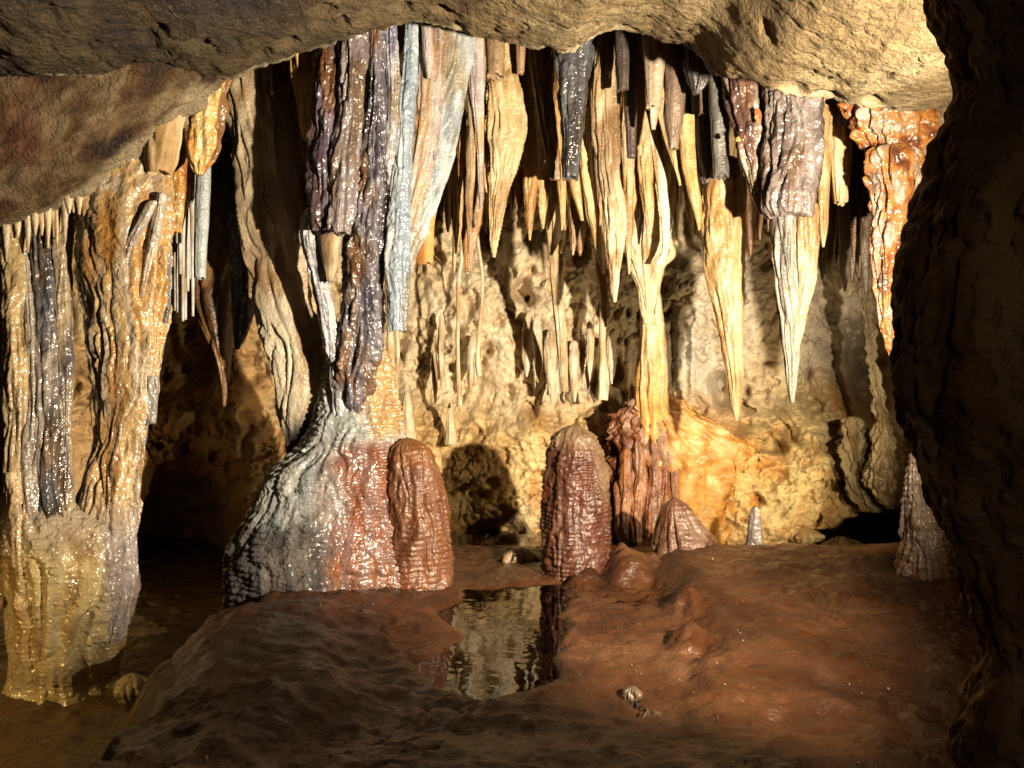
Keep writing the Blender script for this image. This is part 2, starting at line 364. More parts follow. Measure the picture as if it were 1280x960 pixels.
# ---- floor of red-brown mud and flowstone mounds
def floor_z(X, Y):
    xb = np.interp(Y, [1.2, 1.7, 2.0, 2.4, 2.8, 3.2, 3.6, 4.5], [-.35, -.05, .24, .42, .56, .52, .50, .6])+.07*pn(Y*4, 0*Y, 2.)
    h2 = np.interp(Y, [.3, 1.4, 1.8, 2.4, 3.0, 3.6, 4.0, 4.4], [-.05, .0, .025, .06, .105, .14, .06, -.25])
    z = -.10+(h2+.10)*sstep(-.12, .30, X-xb)
    # low left-centre mound: steep on the left, merging gently to the pool and the front
    wv = .10*pn(X*2.2, Y*2.2, 5.)+.05*pn(X*6, Y*6, 6.)+.02*pn(X*15, Y*15, 6.)
    m1 = sstep(.16, -.62, X+wv*1.1+.10)*sstep(3.35, 2.75, Y+wv)
    xl = np.interp(Y, [1.0, 1.9, 2.3, 2.9, 3.2], [-.75, -.93, -1.05, -1.16, -1.2])+.10*pn(X*.7, Y*3, 7.)+.045*pn(X*2, Y*9, 17.); m1 = m1*sstep(-.16, .22, X-xl+.2*wv)
    kk = (m1+.25*pn(X*1.5, Y*1.5, 5.))*4; terr = (np.floor(kk)+sstep(.5, 1, kk-np.floor(kk)))/4; z = np.maximum(z, -.12+.235*(.55*m1+.45*terr)*(.72+.28*sstep(1.5, 2.6, Y)))
    # foreground bank
    z = np.maximum(z, -.12+.165*sstep(2.45, 1.75, Y+wv*.6))
    # lower floor on the left
    z = z+(-.26-z)*sstep(.0, -.17, X-xl)
    z = z+(-.30-z)*sstep(3.5, 4.0, Y)*sstep(-.4, -.8, X)
    # low wet banks: open water only in the middle
    pw = .13*pn(X*3.5, Y*3.5, 21.)+.05*pn(X*9, Y*9, 23.)
    inpool = sstep(.05, -.10, np.abs(X+.02+pw-.10*(Y-2.9))-.19-.05*(Y-2.6))*sstep(2.15, 2.4, Y+pw)*sstep(3.45, 3.2, Y+pw)
    xe = np.interp(Y, [1.0, 1.9, 2.3, 2.9, 3.2], [-.75, -.93, -1.05, -1.16, -1.2]); bank = (.014+.02*sstep(-.3, -.6, X)-.09*inpool)-.35*sstep(.22, .0, X-xe+.10*pn(X*2, Y*4, 3.)); z = np.where(Y < 4.2, np.maximum(z, bank), z)
    # knobs beside the pool
    for cx, cy, r, h in ((.33, 3.42, .11, .07), (.55, 3.50, .17, .13), (.72, 3.0, .16, .09), (.62, 2.6, .14, .06), (1.82, 3.25, .25, .05)):
        e = np.exp(-(((X-cx)/r)**2+((Y-cy)/(r*1.1))**2)**1.5)
        z = np.where(e > .02, np.maximum(z, -.06+(h+.06)*(1+.3*fbm(X*9, Y*9, 4., 3))*e), z)
    return z
def cave_floor():
    nx, ny = 620, 620
    X = np.linspace(-3.6, 3.6, nx)[None]+np.zeros((ny, 1)); Y = (.25+6.2*np.linspace(0, 1, ny)**1.25)[:, None]+np.zeros((1, nx))
    z = floor_z(X, Y)
    q = .25*fbm(X*1.7, Y*1.7, 5., 2)
    ph = Y*62+X*14+20*q+5*pn(X*4, Y*4, 1.)
    rp = ph/(2*math.pi); saw = rp-np.floor(rp)
    z += .014*(np.minimum(saw/.75, (1-saw)/.25))*sstep(-.2, .5, pn(X*1.8, Y*1.8, 6.)+.3)*sstep(3.4, 2.6, Y)    # little rimstone ripples
    z += .018*fbm(X*4, Y*4, 2., 3)+.008*fbm(X*16, Y*16, 3., 3)+.005*np.abs(fbm(X*40, Y*26, 5., 2))-.010*(np.abs(pn(X*9+q, Y*14, 8.)) < .06)*sstep(.0, .4, pn(X*2, Y*2, 9.))
    t = .5+.8*fbm(X*3, Y*3, 12., 4)
    col = ramp(t, [(.030, .010, .0035), (.055, .020, .0075), (.078, .034, .015)])
    col = mixc(col, (.10, .065, .022), sstep(-1.0, -1.3, X)*.8)
    col = mixc(col, (.062, .019, .007), .7*sstep(.25, -.5, X)*sstep(-1.1, -.9, X)*sstep(.2, .7, t))
    co = np.stack([X, Y, z], -1)
    o = build('cave_floor', co.reshape(-1, 3), grid_quads(ny, nx), [], col.reshape(-1, 3), M_MUD)
    tag(o, kind='structure')
cave_floor()
def pool():
    n = 40; x = np.linspace(-.5, .85, n)[None]+np.zeros((n, 1)); y = np.linspace(1.7, 4.6, n)[:, None]+np.zeros((1, n))
    co = np.stack([x, y, 0*x], -1).reshape(-1, 3)
    o = build('pool_water', co, grid_quads(n, n), [], np.full((n*n, 3), .1), M_WATER); tag(o, kind='structure')
pool()

# ================================================================== things
# ---- dark rock in the right foreground
t_rock = thing('rock', 'huge dark unlit rock face filling the right edge of the view', 'rock', (.8, .98, 0))
form('rock_face', [(-260, 1150, 1800), (-60, 1165, 1760), (0, 1166, 1740), (60, 1186, 1720), (110, 1195, 1700), (180, 1172, 1690), (260, 1147, 1690), (350, 1126, 1690), (430, 1117, 1700), (500, 1122, 1700), (560, 1143, 1710),
     (640, 1172, 1720), (710, 1198, 1720), (770, 1213, 1730), (830, 1230, 1740), (880, 1213, 1750), (920, 1203, 1760), (960, 1198, 1760), (1100, 1180, 1780), (1500, 1160, 1800)],
     .98, [(.16, .10, .05), (.28, .18, .095), (.36, .25, .14)], M_DARK, t_rock, flat=.5, rib=(5, .06), lump=(9, .06), n=260, dens=2.6, up=0, fine=.16, sm=8, crease=(8, .011))
form('lamp_blocker', [(396, 1582, 1632), (410, 1556, 1656), (450, 1546, 1668), (560, 1540, 1672), (700, 1535, 1680), (900, 1525, 1690), (1250, 1515, 1700)], 1.13, [(.10, .065, .035), (.17, .11, .06)], M_DARK, t_rock, flat=1.0, n=90, dens=4, up=0)  # added unseen blocker close to the floodlight, keeps the left mound dark

# ---- left overhang with its fringe of little drips
t_over = thing('rock_overhang', 'brown lumpy rock overhang at the upper left with a fringe of small drips', 'rock overhang', tuple(W(60, 200, 2.75)))
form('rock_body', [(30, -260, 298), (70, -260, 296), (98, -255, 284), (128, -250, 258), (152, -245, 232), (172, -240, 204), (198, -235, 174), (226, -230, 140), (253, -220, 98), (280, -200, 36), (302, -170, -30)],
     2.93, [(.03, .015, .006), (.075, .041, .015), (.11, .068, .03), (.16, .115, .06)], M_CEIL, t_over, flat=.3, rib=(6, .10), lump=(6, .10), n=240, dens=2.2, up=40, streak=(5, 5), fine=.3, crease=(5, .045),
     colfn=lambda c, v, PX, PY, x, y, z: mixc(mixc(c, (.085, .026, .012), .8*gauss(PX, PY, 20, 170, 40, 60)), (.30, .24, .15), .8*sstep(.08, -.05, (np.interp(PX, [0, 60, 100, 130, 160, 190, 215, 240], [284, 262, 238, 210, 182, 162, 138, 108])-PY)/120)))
rnd = random.Random(5)
for i in range(17):
    px = -14+i*7.2+rnd.uniform(-2, 2); ly = np.interp(px, [-20, 0, 60, 100], [294, 289, 270, 247]); h = rnd.uniform(16, 44)*(1.0 if i < 14 else .6)
    form('drip', [(ly-24, px-8, px+8), (ly+h*.1, px-4.5, px+4.5), (ly+h*.6, px-2.4, px+2.4), (ly+h, px-1, px+1)], 2.94+rnd.uniform(-.02, .02), [TAN, CREAM, (.45, .37, .25)], M_DAMP, t_over, n=16, up=26, dens=3)

# ---- left: big wet column group
tl = thing('column', 'broad wet tan and grey column at the far left with fused strands and swollen yellowish foot', 'column', tuple(W(80, 860, 2.95)))
P2 = [UMBER, (.22, .17, .12), (.30, .22, .13), (.42, .33, .2)]
kw = dict(lean=-.19, mat=M_WET, parent=tl, rib=(4, .28), lump=(14, .25), fine=.14, n=64)
form('strand', [(290, -22, 12), (400, -20, 14), (520, -18, 14), (640, -12, 20), (720, -8, 16), (760, -2, 8)], 3.05, P2, **kw)
form('strand', [(335, 4, 36), (420, 8, 38), (520, 8, 36), (600, 6, 34), (660, 10, 38), (700, 18, 32), (720, 23, 27)], 2.96, [OLIVE, (.40, .28, .14), (.36, .26, .15)], **kw)
form('strand', [(290, 8, 30), (340, 26, 44), (420, 34, 54), (520, 34, 54), (580, 26, 52), (640, 28, 56), (690, 40, 58), (712, 47, 52)], 2.98, [(.20, .17, .14), (.30, .25, .2)], **kw)
form('strand', [(285, 40, 66), (400, 46, 70), (520, 48, 76), (600, 46, 72), (650, 52, 84), (700, 62, 90), (730, 74, 80)], 2.99, [GUN, (.13, .11, .10), (.26, .22, .19)], **kw)
form('strand', [(280, 62, 90), (360, 66, 88), (450, 70, 92), (540, 70, 88), (600, 66, 88), (660, 76, 98), (700, 88, 98), (715, 92, 95)], 3.02, [(.10, .08, .08), (.26, .2, .13), (.36, .28, .17)], **kw)
form('drapery', [(175, 135, 212), (205, 118, 213), (250, 98, 214), (330, 100, 212), (400, 110, 206), (450, 117, 198), (500, 120, 190), (550, 122, 176), (600, 108, 176), (660, 90, 172), (740, 84, 166), (800, 90, 150)],
     3.02, [(.42, .29, .15), (.40, .26, .11), (.34, .27, .19), (.40, .33, .24), (.38, .23, .09)], M_WET, tl, lean=-.14, flat=.45, rib=(7, .3), lump=(8, .2), n=150, dens=1.8, streak=(12, 1.2), fine=.1,
     colfn=lambda c, v, PX, PY, x, y, z: mixc(mixc(c, (.34, .29, .27), sstep(.68, .82, v)), (.5, .26, .07), .55*gauss(PX, PY, 195, 350, 22, 110)))
form('grey_rib', [(250, 186, 202), (300, 157, 172), (360, 142, 154), (430, 136, 146), (500, 136, 144), (560, 138, 146)], 2.925, [(.30, .25, .22), (.40, .33, .25)], M_WET, tl, n=36, up=0, fine=.15)
form('grey_rib', [(240, 196, 210), (290, 188, 202), (340, 178, 190), (390, 170, 178), (420, 170, 174)], 2.93, [(.32, .27, .24), (.42, .34, .26)], M_WET, tl, n=36, up=0)
form('edge_strand', [(285, 207, 215), (390, 204, 213), (460, 190, 201), (500, 178, 192), (530, 172, 184), (580, 160, 178), (640, 148, 170), (700, 136, 168), (760, 134, 164), (800, 138, 150)], 2.98, [GUN, (.20, .18, .19), (.36, .32, .3)], M_WET, tl, n=52, up=10, lump=(14, .25), fine=.14)
form('cut_stub', [(480, 184, 198), (530, 181, 194)], 2.95, [(.3, .28, .25), (.24, .22, .2)], M_WET, tl, n=28, up=10, tip='cut')
form('white_stub', [(600, 6, 28), (625, 11, 30), (655, 17, 34), (684, 24, 40)], 2.82, [WHITE, CREAM], M_DRY, tl, n=36, up=10, tip='cut', label='short broken stub of clean white calcite')
form('foot', [(612, 14, 60), (632, 12, 110), (655, 12, 150), (690, 14, 166), (740, 18, 166), (785, 20, 154), (820, 22, 146), (846, 20, 136), (862, 12, 146), (880, 2, 156)], 2.92, [(.44, .34, .16), (.50, .41, .21), (.40, .32, .18)], M_WET, tl,
     flat=.75, rib=(6, .2), lump=(6, .15), ripple=(.016, .006), n=150, dens=1.6, up=0, fine=.06,
     colfn=lambda c, v, PX, PY, x, y, z: mixc(mixc(c, (.26, .20, .19), .9*sstep(118, 142, PX+6*pn(z*20, x*9, 1.))*sstep(800, 740, PY)), (.30, .24, .20), .7*sstep(.35, .1, v)))

# ---- upper left stalactites
S = 'stalactite'
form(S, [(140, 192, 229), (152, 190, 227), (180, 184, 224), (205, 182, 219), (217, 186, 213)], 2.96, [CREAM, (.55, .45, .28), (.52, .36, .17)], M_DRY, up=24, tip='cut', label='pale cream blunt stub hanging at the tip of the brown overhang', rib=(4, .2))
form(S, [(85, 228, 286), (120, 230, 280), (150, 230, 277), (185, 232, 274), (205, 238, 266), (219, 246, 252)], 3.05, [BROWN, ORANGE, GOLD, (.5, .36, .16)], M_WET, rib=(5, .45), lump=(12, .25), label='golden brown glossy stalactite with a deep fold beside the pale cream stub', fine=.12)
form(S, [(190, 216, 246), (225, 219, 244), (250, 222, 242)], 3.3, [(.25, .25, .27), (.18, .18, .2)], M_DAMP, tip='cut', label='short smooth grey tube with a cut end under the golden brown stalactite')
form(S, [(245, 206, 236), (265, 208, 232), (290, 208, 226)], 3.25, [ORANGE, GOLD], M_WET, tip='cut', label='small orange stub below the short grey tube')
form(S, [(200, 247, 264), (260, 244, 262), (310, 243, 259), (348, 243, 257)], 3.2, [(.34, .38, .38), (.28, .31, .32)], M_DAMP, tip='cut', rib=(4, .1), label='slim straight blue grey tube cut flat near the left black gap')
form(S, [(250, 232, 302), (330, 240, 304), (370, 242, 300), (400, 251, 295), (430, 263, 290), (460, 272, 287), (485, 277, 285), (508, 279, 282)], 3.9, [UMBER, BROWN, (.26, .14, .05)], M_DAMP, rib=(5, .3), label='brown shaded spike with a needle tip left of the dark drapery')
form(S, [(250, 282, 318), (340, 289, 318), (390, 291, 317), (420, 292, 308), (437, 294, 298)], 3.75, [BLACK, GUN], M_WET, rib=(5, .3), label='near black fluted spike beside the brown needle tipped spike')
tg = thing('straw_cluster', 'cluster of thin white soda straws behind the left column', 'stalactites', tuple(W(228, 330, 3.6)))
for i in range(11):
    px = 210+i*3.1; b = 372+rnd.uniform(-30, 32)
    form('straw', [(305, px-2.5, px+2.5), (b, px-1.7, px+1.7)], 3.55+rnd.uniform(-.05, .08), [WHITE, (.6, .6, .58)], M_DRY, tg, n=12, up=rnd.uniform(-12, 60), dens=8, rib=(3, .1), lump=(9, .05))

# ---- big leaf-shaped drapery in shade
form('drapery', [(100, 284, 330), (150, 288, 346), (200, 290, 354), (250, 294, 362), (300, 303, 374), (350, 312, 386), (400, 321, 396), (450, 338, 406), (480, 344, 412), (510, 350, 408), (550, 357, 394), (575, 361, 380), (586, 364, 372)],
     3.55, [(.24, .17, .10), (.36, .27, .17), (.46, .37, .25)], M_DAMP, flat=.42, rib=(4, .3), lump=(8, .16), ripple=(.02, .006), n=120, fine=.10, dens=1.8,
     colfn=lambda c, v, PX, PY, x, y, z: mixc(mixc(c, (.55, .48, .36), .95*sstep(350, 410, PY)*sstep(388, 360, PX-(PY-480)*.12)), BLACK, sstep(500, 545, PY+.5*(PX-375))),  # pale lower left puts its lit part into the colour; foot black
     label='large dark leaf shaped drapery tapering to a black foot', cat='drapery')
form('drapery', [(70, 338, 372), (120, 340, 374), (180, 344, 378), (240, 352, 384), (285, 366, 390), (300, 376, 390)], 3.43, [(.14, .09, .05), (.22, .15, .08)], M_DAMP, flat=.4, rib=(4, .3), label='narrow dark brown curtain edge behind the orange stub', cat='drapery')
form(S, [(55, 362, 402), (100, 366, 398), (140, 374, 394), (165, 377, 386), (176, 379, 381)], 3.32, [GOLD, (.56, .40, .18), ORANGE], M_DAMP, rib=(4, .3), label='pointed orange yellow stub left of the big purple grey stalactite')

# ---- big purple grey stalactite and its pale core
tj = thing(S, 'thick wet purple grey stalactite with a broken end and pale core', 'stalactite', tuple(W(420, 60, 3.35)))
P3 = [(.06, .042, .055), (.12, .095, .125), (.155, .13, .165), (.15, .08, .05)]
form('strand', [(40, 398, 428), (100, 396, 432), (150, 392, 430), (200, 387, 428), (250, 388, 426), (290, 390, 424)], 3.19, P3, M_WET, tj, rib=(5, .32), lump=(16, .3), tip='cut', n=80, fine=.2, dens=1.6)
form('strand', [(40, 424, 461), (100, 426, 456), (150, 424, 452), (200, 412, 448), (250, 410, 443), (291, 408, 438)], 3.15, [(.14, .11, .11), (.20, .165, .165), (.25, .23, .23)], M_WET, tj, rib=(5, .28), lump=(16, .25), tip='cut', n=80, fine=.18, dens=1.6)
form('core', [(280, 398, 430), (310, 399, 426), (335, 404, 422), (352, 409, 416)], 3.24, [TAN, (.44, .34, .2), (.25, .2, .15)], M_DRY, tj, rib=(3, .1), tip='cut', up=10, label='smooth cream core showing at the broken end')

# ---- middle column: strands merging into a wide rippled foot
tk = thing('column', 'wet column of dark and grey strands merging into a wide rippled foot left of centre', 'column', tuple(W(430, 770, 3.45)))
form('strand', [(258, 384, 396), (282, 376, 402), (300, 375, 402), (365, 392, 414), (430, 406, 424), (480, 412, 432), (520, 414, 438)], 3.25, [(.24, .23, .26), (.42, .42, .45), (.5, .5, .5)], M_WET, tk, rib=(5, .3), lump=(14, .25), n=64, fine=.18, up=0, lean=.17)
P4 = [(.05, .044, .058), (.10, .09, .112), (.16, .145, .165), (.15, .085, .05)]
form('strand', [(35, 464, 482), (100, 462, 480), (160, 454, 482), (240, 443, 483), (300, 434, 478), (360, 430, 476), (420, 424, 474), (470, 420, 468), (515, 428, 458), (548, 438, 448)], 3.20, P4, M_WET, tk, rib=(6, .35), lump=(15, .35), n=96, fine=.3, dens=1.7, lean=.24)
form('strand', [(40, 480, 496), (110, 482, 500), (170, 480, 498), (240, 474, 492), (300, 466, 486), (360, 462, 478), (440, 456, 470), (520, 456, 472)], 3.24, [(.26, .25, .26), (.38, .37, .37), (.15, .14, .2)], M_WET, tk, rib=(5, .3), lump=(14, .3), n=64, fine=.3, lean=.22)
def footcol(c, v, PX, PY, x, y, z):
    k = 18*pn(x*7, z*5, 2.)+8*pn(x*22, z*12, 5.)
    up_ = ramp(.5+.8*fbm(x*9, z*3, 4., 3), [(.20, .22, .23), (.31, .325, .32), (.39, .39, .36)])
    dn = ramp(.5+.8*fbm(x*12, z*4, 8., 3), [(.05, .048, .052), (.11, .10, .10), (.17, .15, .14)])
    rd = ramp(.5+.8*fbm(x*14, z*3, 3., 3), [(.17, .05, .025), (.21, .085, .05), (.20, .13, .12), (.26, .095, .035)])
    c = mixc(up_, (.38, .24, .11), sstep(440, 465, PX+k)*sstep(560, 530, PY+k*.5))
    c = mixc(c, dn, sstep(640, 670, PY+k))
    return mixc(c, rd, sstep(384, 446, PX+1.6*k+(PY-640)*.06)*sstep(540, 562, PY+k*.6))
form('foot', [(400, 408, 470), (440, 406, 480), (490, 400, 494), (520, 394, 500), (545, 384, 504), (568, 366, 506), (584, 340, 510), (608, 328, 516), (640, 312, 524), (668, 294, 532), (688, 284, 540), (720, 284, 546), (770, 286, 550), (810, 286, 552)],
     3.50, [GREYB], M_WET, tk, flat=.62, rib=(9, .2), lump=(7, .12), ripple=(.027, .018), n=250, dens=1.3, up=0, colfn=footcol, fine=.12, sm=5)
SM = 'stalagmite'
form(SM, [(547, 496, 522), (552, 487, 532), (565, 483, 541), (580, 481, 547), (616, 478, 557), (675, 476, 562), (744, 474, 568), (775, 474, 572)], 3.42, [(.13, .043, .015), (.16, .064, .027), (.13, .057, .034), (.18, .085, .047)], M_RIB,
     flat=.85, warp=.012, rib=(7, .09), lump=(8, .13), ripple=(.023, .0095), n=170, dens=1.4, up=0, crease=(13, .006), label='reddish brown ribbed stalagmite with a rounded top fused to the middle column foot', fine=.05,
     colfn=lambda c, v, PX, PY, x, y, z: mixc(c, (.20, .085, .025), .7*sstep(.22, .02, v)))
form(SM, [(531, 701, 735), (536, 696, 741), (545, 691, 747), (565, 686, 755), (594, 681, 763), (625, 678, 764), (660, 675, 764), (700, 674, 763), (718, 676, 762), (740, 678, 762)], 3.6, [(.075, .024, .014), (.105, .036, .019), (.085, .04, .032), (.135, .068, .042)], M_RIB,
     flat=.95, rib=(7, .09), lump=(8, .12), ripple=(.023, .0095), n=170, dens=1.3, up=0, crease=(13, .007), warp=.01, label='tall rounded red brown rippled stalagmite standing alone behind the pool', fine=.05,
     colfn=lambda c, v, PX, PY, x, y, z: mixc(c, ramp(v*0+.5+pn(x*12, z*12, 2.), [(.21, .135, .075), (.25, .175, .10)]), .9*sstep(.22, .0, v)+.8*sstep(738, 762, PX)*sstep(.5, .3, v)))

# ---- pale blue grey drapery in the centre left
tp = thing('drapery', 'broad pale blue grey drapery narrowing to a single cut tube', 'drapery', tuple(W(545, 50, 3.3)))
P5 = [(.22, .25, .28), (.31, .34, .36), (.37, .39, .38)]
form('strand', [(25, 506, 524), (80, 503, 522), (150, 496, 518), (220, 489, 514), (280, 484, 512), (330, 481, 512), (375, 484, 511), (414, 487, 508)], 3.32, [(.21, .26, .32), (.30, .35, .41), (.39, .43, .46)], M_WET, tp, rib=(4, .2), lump=(12, .15), tip='cut', n=72, fine=.12, dens=1.6)
form('sheet', [(30, 545, 594), (80, 540, 590), (103, 534, 584), (153, 522, 574), (207, 508, 563), (260, 498, 544), (307, 490, 524), (350, 490, 510)], 3.40, P5, M_DAMP, tp, flat=.35, rib=(6, .28), lump=(8, .15), n=110, fine=.08)
form('inner_sheet', [(70, 516, 556), (120, 514, 552), (180, 508, 546), (240, 500, 532), (290, 494, 520)], 3.35, [(.27, .20, .18), (.40, .27, .14), (.32, .25, .24), (.36, .32, .29)], M_DAMP, tp, flat=.3, rib=(7, .4), lump=(8, .15), n=90, streak=(22, 2))
form('stub', [(25, 526, 538), (70, 529, 541), (98, 534, 539)], 3.3, [(.38, .33, .31), (.46, .42, .40)], M_DAMP, tp, n=36, up=30)
form('orange_edge', [(230, 530, 552), (280, 522, 543), (329, 519, 541)], 3.5, [ORANGE, (.55, .32, .12)], M_DRY, tp, flat=.3, tip='cut', rib=(3, .1), n=32, up=20, label='flat orange strip cut off square')

# ---- centre stalactites
def st(rows, Y, pal, label, mat=None, **k):
    return form(S, rows, Y, pal, mat or M_DAMP, label=label, **k)
st([(45, 581, 604), (103, 584, 604), (160, 592, 604), (200, 596, 605), (235, 598, 604), (262, 600, 602)], 3.45, [(.3, .24, .24), (.42, .38, .36), (.46, .30, .16)], 'slender curved purple and grey curtain just right of the pale drapery', flat=.6, rib=(4, .35))
st([(110, 568, 604), (180, 572, 606), (250, 576, 604), (300, 578, 596), (340, 581, 588)], 4.1, [BROWN, (.36, .18, .06), (.26, .14, .06)], 'orange brown blade hanging deep behind the slender purple curtain', flat=.3, rib=(4, .3))
st([(55, 607, 632), (96, 609, 630)], 3.6, [(.26, .17, .09), (.36, .25, .14)], 'short square ended brown stub under the ceiling edge above the cream drapery', tip='cut', rib=(4, .1), n=36)
form('drapery', [(70, 628, 646), (95, 608, 645), (130, 609, 652), (163, 610, 658), (200, 611, 648), (233, 613, 638), (270, 612, 628), (300, 612, 623), (322, 616, 619)], 3.72, [(.52, .38, .2), CREAM, (.6, .46, .27)], M_DAMP, flat=.5, rib=(5, .35), lump=(9, .2), ripple=(.02, .006), n=84,
     label='cream rippled drapery with a bulging right side and fine pointed end', cat='drapery')
st([(55, 644, 657), (92, 646, 655)], 3.65, [(.3, .18, .1), (.38, .25, .14)], 'tiny brown tube right of the square ended stub', tip='cut', n=24, up=40)
st([(95, 640, 664), (160, 652, 672), (220, 660, 676), (262, 664, 672)], 4.3, [BROWN, UMBER], 'dim brown blade in the shade behind the cream drapery', flat=.4)
tq = thing(S, 'brown strand turning into a long cream drip that runs onto the wall', 'stalactite', tuple(W(680, 70, 3.75)))
form('brown_strand', [(55, 660, 688), (110, 667, 690), (160, 675, 696), (195, 680, 699), (225, 688, 700)], 3.7, [BROWN, (.3, .2, .12), UMBER], M_DAMP, tq, rib=(4, .35), n=52)
form('cream_drip', [(160, 676, 690), (205, 677, 700), (240, 679, 708), (267, 682, 715), (295, 685, 710), (320, 687, 703), (360, 688, 704), (420, 696, 708), (490, 701, 710)], 3.82, [(.56, .42, .26), CREAM, (.62, .55, .44)], M_DAMP, tq, flat=.6, rib=(4, .3), n=64, up=0, lean=.7)
tw = thing(S, 'thick gunmetal grey stalactite cut off flat above two cream drips', 'stalactite', tuple(W(715, 70, 3.5)))
form('shaft', [(50, 690, 740), (110, 697, 734), (170, 703, 728), (223, 703, 722)], 3.45, [GUN, (.10, .10, .11), (.055, .05, .055)], M_WET, tw, tip='cut', rib=(5, .2), lump=(16, .15), n=72, fine=.12)
st([(205, 706, 722), (240, 713, 726), (276, 726, 730)], 3.62, [CREAM, OCHRE], 'short cream drip emerging below the gunmetal stalactite', n=32, up=0)
st([(165, 721, 738), (220, 726, 741), (270, 733, 747), (310, 743, 754), (342, 752, 756)], 3.7, [CREAM, (.6, .42, .2)], 'long bowed cream drip right of the gunmetal stalactite', n=40, up=30)
st([(50, 738, 758), (110, 737, 748), (140, 738, 744)], 3.75, [OLIVE, BROWN], 'small olive point tucked between the gunmetal shaft and long tan curtain', n=32)
form('drapery', [(40, 750, 774), (60, 747, 773), (130, 739, 772), (207, 746, 773), (273, 756, 781), (320, 760, 779), (355, 763, 774), (378, 767, 770)], 3.6, [(.26, .18, .1), (.42, .31, .19), (.52, .41, .27)], M_DAMP, flat=.6, rib=(5, .4), lump=(9, .2), n=84,
     label='long tan and brown fluted curtain right of the gunmetal stalactite', cat='drapery')
st([(30, 769, 787), (112, 772, 786)], 3.42, [(.06, .045, .04), (.10, .075, .065)], 'upper dark brown tube with a cut end in front of the tan curtain', tip='cut', rib=(4, .12), n=44)
st([(60, 778, 798), (120, 780, 796), (197, 784, 795)], 3.55, [(.07, .045, .045), (.12, .08, .075)], 'lower dark purple brown tube ending in a chipped rim', tip='cut', rib=(4, .15), n=44)
tt = thing(S, 'smooth taupe stalactite with a thinner nipple at its cut end', 'stalactite', tuple(W(818, 60, 3.35)))
form('shaft', [(30, 800, 836), (60, 804, 832), (100, 806, 829), (135, 808, 827)], 3.32, [(.26, .20, .14), (.34, .27, .19)], M_DAMP, tt, tip='cut', rib=(3, .1), n=56)
form('nipple', [(130, 811, 824), (150, 812, 822), (162, 815, 819)], 3.34, [(.42, .36, .29), (.5, .44, .36)], M_DAMP, tt, n=28, up=5)
st([(45, 834, 857), (100, 830, 856), (140, 829, 855), (165, 833, 851), (187, 836, 848)], 3.38, [(.13, .085, .06), (.2, .14, .10)], 'brown cylinder with a stepped cut end right of the taupe stalactite', tip='cut', rib=(4, .18), n=52)
st([(50, 856, 892), (80, 858, 888), (105, 862, 884), (118, 866, 872)], 3.25, [BLACK, (.06, .05, .045)], 'jagged black stub under the ceiling notch', rib=(5, .4), lump=(14, .4), n=48)
st([(80, 872, 884), (125, 874, 883), (143, 874, 882)], 3.5, [(.12, .08, .05), (.18, .13, .09)], 'thin brown tube beside the jagged black stub', tip='cut', n=28)
st([(110, 846, 860), (150, 852, 866), (182, 850, 862)], 3.7, [(.10, .06, .04), (.2, .13, .08)], 'short dim brown blade right of the stepped brown cylinder', n=32)
st([(140, 776, 800), (190, 776, 802), (230, 778, 800), (270, 778, 792), (300, 779, 784)], 3.85, [ORANGE, (.55, .36, .14)], 'orange flat blade behind the lower dark purple tube', flat=.35, n=44)
tv = thing('column', 'twisted cream curtain joining an orange column that stands on the ledge', 'column', tuple(W(815, 540, 4.1)))
form('curtain', [(150, 806, 818), (190, 802, 826), (230, 796, 830), (280, 782, 836), (305, 780, 838), (320, 784, 837), (338, 792, 828), (365, 800, 822), (405, 806, 816)], 3.95, [(.48, .38, .23), CREAM, (.52, .45, .33)], M_DAMP, tv, flat=.35, rib=(5, .5), lump=(7, .3), n=96, up=10, dens=1.6)
form('fold', [(160, 812, 820), (210, 818, 832), (260, 826, 837), (300, 829, 838), (318, 827, 834), (330, 818, 826)], 3.78, [(.52, .43, .28), WHITE], M_DAMP, tv, flat=.35, rib=(4, .3), n=40, up=0)
form('shaft', [(312, 800, 822), (335, 796, 826), (360, 799, 824), (413, 800, 830), (450, 798, 834), (500, 796, 834), (525, 795, 838), (550, 790, 848), (580, 784, 856)], 4.2, [(.48, .36, .2), (.45, .28, .11), (.5, .41, .28)], M_DAMP, tv, flat=.8, lean=.42, rib=(5, .2), lump=(8, .12), ripple=(.025, .006), n=90, up=0,
     colfn=lambda c, v, PX, PY, x, y, z: mixc(c, (.54, .27, .07), .85*sstep(450, 520, PY+12*pn(x*15, z*8, 1.))))
st([(145, 822, 836), (180, 832, 846), (215, 844, 852), (232, 849, 852)], 3.65, [CREAM, (.6, .42, .2)], 'slanting cream tooth right of the twisted curtain top', n=40, up=20)
st([(165, 848, 868), (210, 852, 870), (250, 862, 877), (275, 870, 877), (288, 873, 875)], 3.6, [(.56, .38, .16), CREAM, ORANGE], 'orange cream tooth with a white point left of the brightest stalactite', n=44, up=20)
tx = thing(S, 'bright cream stalactite tapering far down to a long lit point', 'stalactite', tuple(W(900, 110, 3.55)))
form('dark_stub', [(85, 884, 912), (150, 888, 911), (222, 892, 911)], 3.42, [(.10, .095, .09), (.16, .15, .13)], M_DAMP, tx, tip='cut', rib=(3, .1), n=44)
form('dark_strand', [(150, 866, 888), (200, 870, 892), (230, 878, 894)], 3.6, [GUN, (.10, .08, .07)], M_DAMP, tx, n=40)
